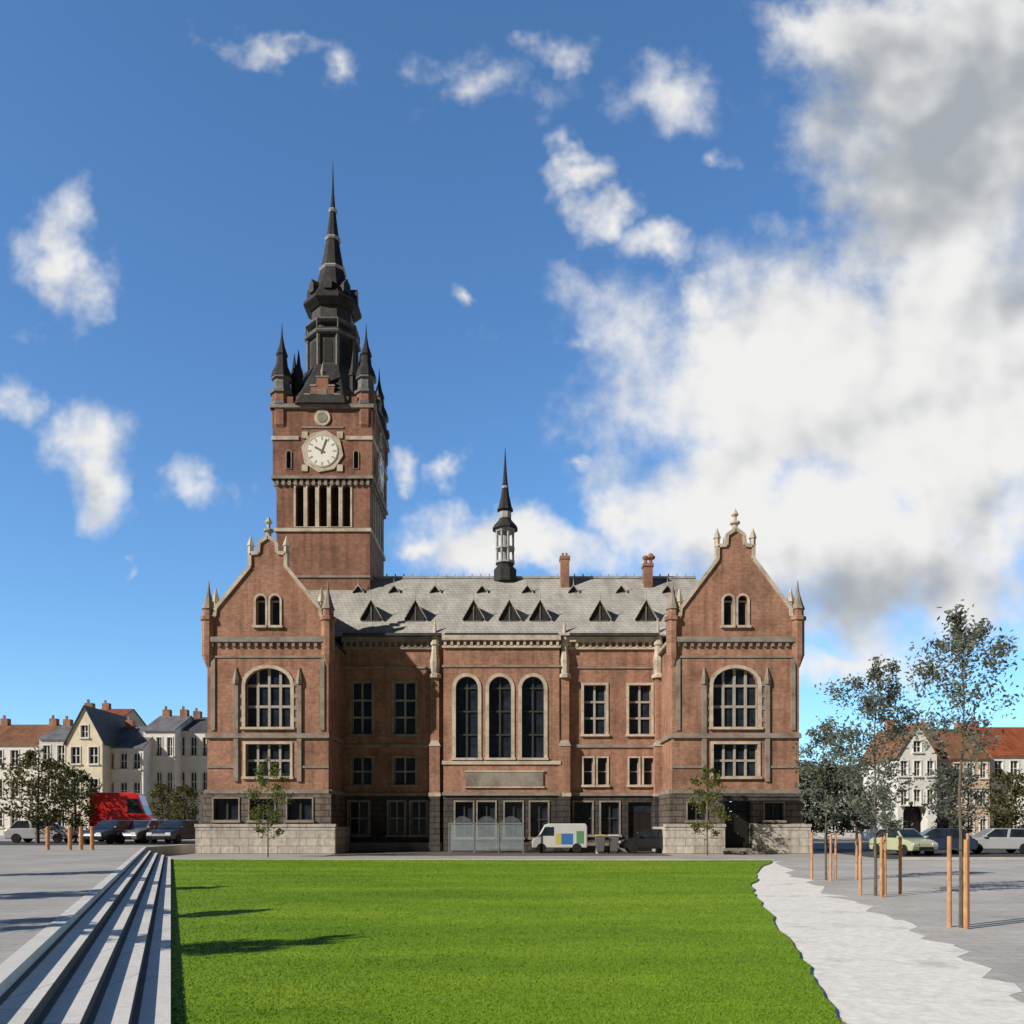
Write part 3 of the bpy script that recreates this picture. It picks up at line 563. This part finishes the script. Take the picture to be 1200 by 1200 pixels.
# ------------------------------------------------------------------ vehicles
def wheel(parent,x,y,r,s):
    b=MB(Matrix.Translation((x,y,r))@Matrix.Rotation(PI/2,4,'X')); b.lathe(0,0,[(r*.6,-.1),(r*.95,-.1),(r,-.06),(r,.06),(r*.95,.1),(r*.6,.1)],16); w=b.build('wheel',TYRE,parent)
    b=MB(Matrix.Translation((x,y,r))@Matrix.Rotation(PI/2,4,'X')); b.lathe(0,0,[(r*.62,-.085),(r*.62,.085)],12); b.build('rim',RIM,w)
def car(label,pm,loc,rz,L=4.1,W=1.74,H=1.46,group=None,name='parked_car'):
    root=thing(name,label,'car',(0,0,0),group); h=L/2; b=MB()
    prof=[(-h+.05,.26),(-h,.5),(-h+.03,.8),(-h+.2,.92),(-L*.2,.95),(L*.2,.95),(h-.35,.82),(h-.05,.68),(h,.5),(h-.06,.26)]
    b.prism(prof,-W/2,W/2); b.build('body',pm,root,bevel=.07)
    xb0,xb1,xt0,xt1=-L*.44,L*.25,-L*.33,L*.06; wb,wt=W/2-.06,W/2-.24; zb,zt=.93,H
    P=lambda x,y,z:Vector((x,y,z))
    b=MB(); b.add([P(xb0,-wb,zb),P(xb1,-wb,zb),P(xb1,wb,zb),P(xb0,wb,zb),P(xt0,-wt,zt),P(xt1,-wt,zt),P(xt1,wt,zt),P(xt0,wt,zt)],[(0,3,2,1),(4,5,6,7),(0,1,5,4),(1,2,6,5),(2,3,7,6),(3,0,4,7)]); b.build('cabin',pm,root,bevel=.05)
    def pane(q,off):
        q=[Vector(x) for x in q]; n=(q[1]-q[0]).cross(q[2]-q[0]).normalized()*off; c=sum(q,Vector())/4; b=MB(); b.quad(*[c+(x-c)*.86+n for x in q]); return b.build('window',GLASS,root)
    for s in (-1,1):
        A0=P(xb0,s*wb,zb);A1=P(xb1,s*wb,zb);A2=P(xt1,s*wt,zt);A3=P(xt0,s*wt,zt); M0=A0.lerp(A1,.5);M1=A3.lerp(A2,.5)
        for q in ([A0,M0,M1,A3],[M0,A1,A2,M1]): pane(q,.012*(-1 if s>0 else 1))
    pane([P(xb1,-wb,zb),P(xb1,wb,zb),P(xt1,wt,zt),P(xt1,-wt,zt)],.012); pane([P(xb0,wb,zb),P(xb0,-wb,zb),P(xt0,-wt,zt),P(xt0,wt,zt)],.012)
    for sx in (-1,1):
        for s in (-1,1):
            wheel(root,sx*L*.31,s*(W/2-.07),.31,s)
    for s in (-1,1):
        b=MB(); b.box(h-.2,h+.0,s*.6-.17,s*.6+.17,.56,.7); b.build('headlight',HEADL,root,bevel=.02)
        b=MB(); b.box(-h-.015,-h+.12,s*.68-.12,s*.68+.12,.6,.8); b.build('tail_lamp',TAILL,root,bevel=.02)
    b=MB(); b.box(h-.04,h+.012,-.42,.42,.34,.48); b.build('grille',TYRE,root)
    for s in (-1,1): b=MB(); b.box(L*.19,L*.24,min(s*(W/2-.04),s*(W/2+.13)),max(s*(W/2-.04),s*(W/2+.13)),.95,1.07); b.build('mirror',pm,root,bevel=.02)
    root.location=loc; root.rotation_euler=(0,0,rz); return root
def van(label,pm,loc,rz,L=4.8,W=1.95,H=2.3,panels=(),name='parked_van',bev=.06):
    root=thing(name,label,'van',(0,0,0)); h=L/2; b=MB()
    prof=[(-h,.3),(-h,H-.15),(-h+.1,H),(L*.2,H),(L*.27,H-.08),(L*.39,H*.56),(h-.08,H*.47),(h,H*.38),(h,.3)]
    b.prism(prof,-W/2,W/2); b.build('body',pm,root,bevel=bev)
    for s in (-1,1):
        y=s*(W/2+.006); b=MB(); b.quad((L*.1,y,H*.58),(L*.355,y,H*.58),(L*.265,y,H*.88),(L*.1,y,H*.88)); b.build('window',GLASS,root)
    b=MB(); n=Vector((H*.36,0,L*.12)).normalized()*.01; b.quad(Vector((L*.385,-W/2+.12,H*.58))+n,Vector((L*.385,W/2-.12,H*.58))+n,Vector((L*.28,W/2-.15,H*.92))+n,Vector((L*.28,-W/2+.15,H*.92))+n); b.build('windscreen',GLASS,root)
    for (x0,x1,z0,z1,m) in panels:
        for s in (-1,1):
            y=s*(W/2+.004); b=MB(); b.quad((x0,y,z0),(x1,y,z0),(x1,y,z1),(x0,y,z1)); b.build('painted_panel',m,root)
    for sx in (-.31,.33):
        for s in (-1,1): wheel(root,sx*L,s*(W/2-.08),.34 if H>2 else .29,s)
    for s in (-1,1):
        b=MB(); b.box(h-.1,h+.01,s*W*.36-.14,s*W*.36+.14,H*.33,H*.4); b.build('headlight',HEADL,root,bevel=.02)
        b=MB(); b.box(-h-.012,-h+.05,s*W*.43-.06,s*W*.43+.06,H*.38,H*.55); b.build('tail_lamp',TAILL,root)
    b=MB(); b.box(h-.05,h+.03,-W*.43,W*.43,.32,.5); b.build('bumper',TYRE,root,bevel=.02)
    root.location=loc; root.rotation_euler=(0,0,rz); return root
P_RED=paint('red paint',(.78,.03,.025)); P_DB=paint('dark blue paint',(.02,.03,.06)); P_BK=paint('black paint',(.015,.015,.017)); P_GR=paint('grey paint',(.14,.145,.15)); P_SV=paint('silver paint',(.42,.43,.44))
P_W=paint('white paint',(.6,.6,.58)); P_LG=paint('pale green paint',(.45,.48,.30)); P_BL=paint('blue panel',(.05,.17,.45)); P_YE=paint('yellow panel',(.55,.48,.12)); P_GN=paint('green panel',(.12,.28,.14))
van('tall rounded red van beyond the dark parked cars',P_RED,(PX(146,60),60,.5),.2,4.1,2.1,3.4,[],bev=.2)
car('dark blue car parked beneath the red van',P_DB,(PX(133,53),53,.5),-PI/2-.25,group='cars parked beside the hall')
car('grey car parked between the dark blue car and the black car',P_GR,(PX(170,54),54,.5),-PI/2-.2,group='cars parked beside the hall')
car('black car parked closest to the tower wing of the hall',P_BK,(PX(207,53.5),53.5,.5),-PI/2-.15,group='cars parked beside the hall')
car('silver car parked farthest from the hall on the terrace street',P_SV,(PX(50,56),56,.5),.1)
van('small white van with blue, yellow and green panels in front of the hall',P_W,(PX(655,51.5),51.5,0),PI,3.3,1.55,1.75,[(-.8,-.1,.5,1.15,P_BL),(-.1,.25,.5,1.15,P_YE),(-1.45,-1.0,.55,1.3,P_GN)])
car('black car parked by the dark doorway of the hall',P_BK,(PX(762,51),51,0),PI,3.6,1.7,1.42)
car('pale green car on the street beside the staked trees',P_LG,(PX(1058,47.5),47.5,0),-PI/2+.25,3.6,1.68)
car('dark blue car on the street behind the pale green car',P_DB,(PX(1096,49),49,0),PI-.2,4.0)
car('silver car on the street at the edge of the view',P_SV,(PX(1165,50),50,0),PI-.1,4.2)
# ------------------------------------------------------------------ street furniture
m,nt,bs=newmat('clear shelter panel'); bs.inputs['Roughness'].default_value=.15; bs.inputs['Alpha'].default_value=.34
n_=nz(nt,coords(nt),1.5); nt.links.new(ramp(nt,n_,[(.3,(.30,.36,.38)),(.7,(.44,.5,.52))]),bs.inputs['Base Color']); CLEAR=m
STEEL=m_plain('galvanised steel',(.4,.41,.42),.4,.15,5,.6)
x0,x1=PX(527,50.6),PX(613,50.6); sh=thing('cycle_shelter','glazed shelter with rounded roof in front of the three tall windows','shelter',((x0+x1)/2,50.6,0))
nbay=3; wb=(x1-x0)/nbay
for i in range(nbay):
    a=x0+i*wb+.03;c=a+wb-.06; pr=[(a+(c-a)*t/8,1.75+.45*math.sin(PI*t/8)) for t in range(9)]
    b=MB(); vs=[(x,50.0,z) for x,z in pr]+[(x,51.6,z) for x,z in pr]; b.add(vs,[(k,k+1,k+10,k+9) for k in range(8)]); b.build('roof_panel',CLEAR,sh,recalc=False)
    b=MB(); b.quad((a,51.55,.15),(c,51.55,.15),*[(x,51.55,z) for x,z in reversed(pr)]); b.build('rear_panel',CLEAR,sh); b=MB(); b.quad((a+.02,50.02,.15),(c-.02,50.02,.15),(c-.02,50.02,1.72),(a+.02,50.02,1.72)); b.build('front_panel',CLEAR,sh)
for i in range(nbay+1):
    for y in (50.0,51.6): X=x0+i*wb; boxpart('post',STEEL,sh,None,X-.028,X+.028,y-.03,y+.03,0,1.8)
for y in (50,51.6): boxpart('rail',STEEL,sh,None,x0,x1,y-.03,y+.031,1.72,1.78)
def bin_(px,Y,m,l):
    X=PX(px,Y); r=thing('wheelie_bin',l,'bin',(X,Y,0)); b=MB(); b.add([(X-.22,Y-.25,.1),(X+.22,Y-.25,.1),(X+.22,Y+.25,.1),(X-.22,Y+.25,.1),(X-.29,Y-.35,1.0),(X+.29,Y-.35,1.0),(X+.29,Y+.35,1.0),(X-.29,Y+.35,1.0)],[(0,3,2,1),(4,5,6,7),(0,1,5,4),(1,2,6,5),(2,3,7,6),(3,0,4,7)]); b.build('bin_body',P_GR,r,bevel=.03)
    b=MB(); b.prism([(X-.31,1.003),(X+.31,1.003),(X+.28,1.1),(X-.28,1.1)],Y-.38,Y+.36); b.build('lid',m,r,bevel=.02)
    for s in (-1,1): b=MB(); b.tube((X+s*.24,Y+.28,.1),(X+s*.3,Y+.28,.1),.1,.1,10); b.build('wheel',TYRE,r)
bin_(703,50,P_YE,'grey bin with a yellow lid nearer the white van'); bin_(719,50.2,P_W,'grey bin with a white lid nearer the black car')
def bollard(px,py,l,g,m=STAKE,h=1.0,r=.07,z=0):
    p=at(px,py,z); t=thing('bollard',l,'bollard',p,g); b=MB(); b.lathe(p.x,p.y,[(r,z-.01),(r,z+h-.12)],10); b.build('post',m,t); b=MB(); b.lathe(p.x,p.y,[(r*1.12,z+h-.12),(r*1.12,z+h-.03),(r*.6,z+h)],10); b.build('cap',m,t)
for i,px in enumerate((56,82,95,108)): bollard(px,996,['outermost timber bollard at the picture edge','second timber bollard from the picture edge','third timber bollard from the picture edge','timber bollard closest to the parked cars'][i],'timber bollards',STAKE,1.1,.09,.5)
for i,px in enumerate((700,790,935)): bollard(px,1000,['pale bollard below the lidded bins','pale bollard beside the wing with the dark door','pale bollard at the outer corner of the hall'][i],'pale bollards before the hall',STONE,.8,.09)
# ------------------------------------------------------------------ houses
W1=m_plain('white render',(.74,.72,.67),.9,.1,1.2); W2=m_plain('cream render',(.72,.64,.48),.9,.12,1.2); W3=m_plain('grey render',(.58,.57,.55),.9,.12,1.2); W4=m_plain('tan render',(.58,.44,.32),.9,.14,1.2)
RT=m_slate('orange tile',(.42,.12,.05),(.34,.09,.04)); RB=m_slate('brown tile',(.34,.165,.085),(.27,.125,.065)); RG=m_slate('grey tile',(.26,.265,.28),(.21,.215,.23)); RD=m_slate('dark mansard slate',(.13,.135,.15),(.10,.105,.115))
def house(label,px0,px1,Y,z0,pe,pr,gable,wm,rm,cols,rows,depth=9,chim=1,arch=None,fm=None,name='house'):
    X0,X1=PX(px0,Y),PX(px1,Y); E,R=PZ(pe,Y),PZ(pr,Y); mx=(X0+X1)/2; w=X1-X0
    h=thing(name,label,'house',(mx,Y,z0)); T=TT(mx,Y); H=[]; sh=(E-z0)/rows
    for r in range(rows):
        for c in range(cols):
            x=-w/2+w*(c+.5)/cols
            if r==0 and c==0 and arch is None:
                H.append(arch_pts(x,z0,z0+2.3,1.0)); b=MB(T); b.box(x-.5,x+.5,.25,.3,z0+.01,z0+2.29); b.build('door',WOODD,h); continue
            if arch and r==0: continue
            H.append(window(h,T,x,z0+sh*r+sh*.28,z0+sh*r+sh*.8,min(1.15,w/cols*.5),0,1,1,t=.1,rev=.25,fm=fm or W1,bm=P_W))
    if arch:
        H.append(arch_pts(arch[0],z0,z0+arch[2],arch[1],1)); b=MB(T); b.quad(*[(x,1.5,z) for x,z in arch_pts(arch[0],z0,z0+arch[2],arch[1]+.2,1)]); b.build('archway_door',WOODD,h)
    if gable: H.append(window(h,T,0,E+(R-E)*.1,E+(R-E)*.45,min(1.0,w*.2),0,1,1,t=.1,rev=.25,fm=fm or W1,bm=P_W))
    out=[(-w/2,z0),(w/2,z0),(w/2,E)]+([(0,R)] if gable else [])+[(-w/2,E)]
    wall(h,T,out,H,wm,'wall',1.4 if arch else .25)
    b=MB(T); ym=depth/2
    if gable:
        for s in (-1,1): b.quad((s*w/2,0,z0),(s*w/2,depth,z0),(s*w/2,depth,E),(s*w/2,0,E))
        b.quad((-w/2,depth,z0),(w/2,depth,z0),(w/2,depth,E),(0,depth,R),(-w/2,depth,E))
    else:
        for s in (-1,1): b.quad((s*w/2,0,z0),(s*w/2,depth,z0),(s*w/2,depth,E),(s*w/2,ym,R),(s*w/2,0,E))
        b.quad((-w/2,depth,z0),(w/2,depth,z0),(w/2,depth,E),(-w/2,depth,E))
    b.build('side_wall',wm,h,recalc=False)
    b=MB(T); o=.25
    if gable:
        k=(R-E)/(w/2); 
        for s in (-1,1):
            b.add([(0,-.2,R+.15),(0,depth+.2,R+.15),(s*(w/2+o),depth+.2,E-o*k+.15),(s*(w/2+o),-.2,E-o*k+.15),(0,-.2,R+.02),(0,depth+.2,R+.02),(s*(w/2+o),depth+.2,E-o*k+.02),(s*(w/2+o),-.2,E-o*k+.02)],[(0,1,2,3),(7,6,5,4),(3,2,6,7),(0,3,7,4),(1,5,6,2)])
    else:
        k=(R-E)/ym
        for y1,y2 in ((-o,ym),(depth+o,ym)):
            b.add([(-w/2-.08,y1,E-o*k+.15),(w/2+.08,y1,E-o*k+.15),(w/2+.08,y2,R+.15),(-w/2-.08,y2,R+.15),(-w/2-.08,y1,E-o*k+.02),(w/2+.08,y1,E-o*k+.02),(w/2+.08,y2,R+.02),(-w/2-.08,y2,R+.02)],[(0,1,2,3),(7,6,5,4),(0,4,5,1),(1,5,6,2),(0,3,7,4)])
    rf=b.build('roof',rm,h)
    for c in range(chim):
        x=(-w/2+.7) if c==0 else (w/2-.7) if c==1 else 0.0
        b=MB(T); zz=R if not gable else E+(R-E)*.3; b.box(x-.4,x+.4,ym-.35 if not gable else 3,ym+.35 if not gable else 3.7,zz-.6,R+.8); b.box(x-.25,x-.05,ym-.1 if not gable else 3.2,ym+.1 if not gable else 3.4,R+.8,R+1.2); b.build('chimney',BRICK,rf)
    return h
house('pale house with a brown tile roof at the far edge of the terrace',-30,45,92,.5,872,845,False,W1,RB,4,3,chim=2)
house('grey rendered house between the edge house and the cream gabled house',46,80,90,.5,866,846,False,W3,RG,2,3,chim=1)
house('narrow cream house with a pointed gable',78,120,86,.5,868,828,True,W2,RD,2,3,chim=1)
house('house with a bright orange red roof rising behind the cream gable',96,136,98,.5,846,826,False,W4,RT,2,3,chim=1)
house('low white house with a pale grey slate roof',122,168,88,.5,876,847,False,W1,RG,3,3,chim=1)
house('white house with a grey slate roof next to the low white house',168,205,90,.5,856,834,False,W1,RG,3,3,chim=2)
house('white house with a dark slate roof closest to the hall tower',206,262,92,.5,856,836,False,W1,RD,4,3,chim=3)
house('pale gabled house with a dark archway',1052,1098,84,0,885,848,True,W1,RB,3,3,arch=(-.2,2.4,4.0),chim=1)
house('tan house with a brown tile roof',1099,1160,86,0,888,850,False,W4,RB,4,3,chim=2)
house('white house with an orange roof past the brown roofed house',1161,1235,88,0,885,848,False,W1,RT,4,3,chim=1)
house('long low pale house with a grey roof behind the trees beside the hall',940,1050,110,0,922,895,False,W3,RG,7,2,chim=2)
# ------------------------------------------------------------------ world
w=bpy.data.worlds.new('World'); scene.world=w; w.use_nodes=True; nt=w.node_tree; N_=nt.nodes; Lk=nt.links; bgn=N_['Background']
ce=math.cos(math.radians(SEL)); d=Vector((SA[0]*ce,SA[1]*ce,-math.sin(math.radians(SEL))))
sky=N_.new('ShaderNodeTexSky'); sky.sky_type='NISHITA'; sky.sun_disc=False; sky.sun_elevation=math.radians(SEL); sky.sun_rotation=math.atan2(-d.x,-d.y); sky.air_density=1.0; sky.dust_density=.4; sky.ozone_density=2.0
def Mn(op,a,b=None,c=None,clamp=False):
    n=N_.new('ShaderNodeMath'); n.operation=op; n.use_clamp=clamp
    for i,x in enumerate((a,b,c)):
        if x is None: continue
        if isinstance(x,(int,float)): n.inputs[i].default_value=x
        else: Lk.new(x,n.inputs[i])
    return n.outputs[0]
tc=N_.new('ShaderNodeTexCoord'); sx=N_.new('ShaderNodeSeparateXYZ'); Lk.new(tc.outputs['Generated'],sx.inputs[0])
yy=Mn('MAXIMUM',sx.outputs[1],.05); u=Mn('DIVIDE',sx.outputs[0],yy); v=Mn('DIVIDE',sx.outputs[2],yy)
cmb=N_.new('ShaderNodeCombineXYZ'); Lk.new(u,cmb.inputs[0]); Lk.new(v,cmb.inputs[1])
def wn(scale,det,rough,off=(0,0),dist=0):
    mp=N_.new('ShaderNodeMapping'); mp.inputs['Location'].default_value=(off[0],off[1],0); Lk.new(cmb.outputs[0],mp.inputs[0])
    n=N_.new('ShaderNodeTexNoise'); n.noise_dimensions='2D'; n.inputs['Scale'].default_value=scale; n.inputs['Detail'].default_value=det; n.inputs['Roughness'].default_value=rough; n.inputs['Distortion'].default_value=dist; Lk.new(mp.outputs[0],n.inputs[0]); return n
wp=wn(8,4,.6,(3.1,1.7)); 
va=N_.new('ShaderNodeVectorMath'); va.operation='MULTIPLY_ADD'; Lk.new(wp.outputs['Color'],va.inputs[0]); va.inputs[1].default_value=(.12,.12,0); Lk.new(cmb.outputs[0],va.inputs[2])
def blobs(lst):
    tot=None
    for (px,py,rx,ry,wt) in lst:
        cu,cv=(px-600)/F+.06,(HZ-py)/F+.06
        n=N_.new('ShaderNodeVectorMath'); n.operation='MULTIPLY_ADD'; Lk.new(va.outputs[0],n.inputs[0]); n.inputs[1].default_value=(F/rx,F/ry,0); n.inputs[2].default_value=(-cu*F/rx,-cv*F/ry,0)
        l=N_.new('ShaderNodeVectorMath'); l.operation='LENGTH'; Lk.new(n.outputs[0],l.inputs[0])
        g=Mn('MULTIPLY_ADD',l.outputs['Value'],-.62,wt+.25)
        tot=g if tot is None else Mn('MAXIMUM',tot,g)
    return Mn('MAXIMUM',Mn('MINIMUM',tot,1.4),0.0)
cl=blobs([(960,450,170,112,1.35),(1110,470,120,180,1.4),(1000,640,165,85,1.3),(840,600,105,75,1.25),(620,645,140,36,1.1),(505,645,50,22,.95),(740,590,50,40,1.0),(1130,130,110,150,1.45),(1030,45,95,45,1.2),(1080,240,60,70,1.2),
 (680,200,44,30,.8),(722,238,50,34,.9),(770,285,48,36,.92),(820,345,52,46,.95),(785,100,70,80,.66),(560,112,130,70,.54),(410,92,44,54,.62),(320,58,160,36,.5),(640,62,70,44,.52),(480,75,90,50,.48),(230,50,55,28,.5),
 (72,310,48,76,.9),(105,545,58,66,.95),(15,480,55,55,.7),(232,572,54,42,.78),(470,552,34,28,.62),(527,550,33,26,.6),(553,352,32,20,.56),(168,657,26,15,.52),(690,545,45,26,.6),(985,775,170,38,.68),(690,420,44,44,.55),(830,190,60,34,.45)])
fbn=wn(9,7,.57,(0,0),0); fb=fbn.outputs['Fac']; fs1=wn(6,3,.5,(.7,.2),0).outputs['Fac']; fs2=wn(6,3,.5,(.68,.228),0).outputs['Fac']
dens=Mn('ADD',Mn('MULTIPLY',cl,.80),Mn('MULTIPLY',Mn('SUBTRACT',fb,.5),1.1))
mr_=N_.new('ShaderNodeMapRange'); mr_.interpolation_type='SMOOTHSTEP'; mr_.inputs[1].default_value=.30; mr_.inputs[2].default_value=.92; Lk.new(dens,mr_.inputs[0]); alpha=mr_.outputs[0]
gr=blobs([(1110,170,170,170,.95),(1010,705,240,55,.6),(1130,600,60,100,.35),(820,655,150,30,.25),(110,590,60,30,.4),(1080,50,130,80,.7)])
sh_=Mn('ADD',Mn('ADD',Mn('MULTIPLY',gr,.70),Mn('MULTIPLY',Mn('SUBTRACT',fs2,fs1),1.9)),Mn('MULTIPLY_ADD',fb,-.35,.25),None,True)
cr=N_.new('ShaderNodeValToRGB'); cr.color_ramp.interpolation='EASE'; cr.color_ramp.elements[0].color=(8.8,8.75,8.65,1); cr.color_ramp.elements[1].color=(3.9,4.2,4.6,1); Lk.new(sh_,cr.inputs[0])
tint=N_.new('ShaderNodeMix'); tint.data_type='RGBA'; tint.blend_type='MULTIPLY'; tint.inputs[0].default_value=1; Lk.new(sky.outputs[0],tint.inputs[6])
back=N_.new('ShaderNodeMapRange'); back.interpolation_type='SMOOTHSTEP'; back.inputs[1].default_value=-.05; back.inputs[2].default_value=.45; Lk.new(sx.outputs[1],back.inputs[0])
tr_=N_.new('ShaderNodeValToRGB'); tr_.color_ramp.elements[0].color=(.08,.09,.11,1); tr_.color_ramp.elements[1].color=(1.05,1.55,1.95,1); Lk.new(back.outputs[0],tr_.inputs[0]); Lk.new(tr_.outputs[0],tint.inputs[7])
mx=N_.new('ShaderNodeMix'); mx.data_type='RGBA'; Lk.new(alpha,mx.inputs[0]); Lk.new(tint.outputs[2],mx.inputs[6]); Lk.new(cr.outputs[0],mx.inputs[7])
Lk.new(mx.outputs[2],bgn.inputs[0]); bgn.inputs[1].default_value=.1
# sun
sl=bpy.data.lights.new('Sun','SUN'); sl.energy=5; sl.angle=math.radians(.5); sl.color=(1,.94,.85); so=bpy.data.objects.new('Sun',sl); COL.objects.link(so); so.rotation_euler=d.to_track_quat('-Z','Y').to_euler(); so.location=(-30,-20,50)
# camera
cd=bpy.data.cameras.new('Camera'); cam=bpy.data.objects.new('Camera',cd); COL.objects.link(cam); cam.location=(0,0,CH); cam.rotation_euler=(PI/2,0,0); cd.sensor_width=36; cd.lens=30; cd.shift_y=.305; cd.clip_end=4000; scene.camera=cam
scene.view_settings.view_transform='Standard'; scene.view_settings.look='None'
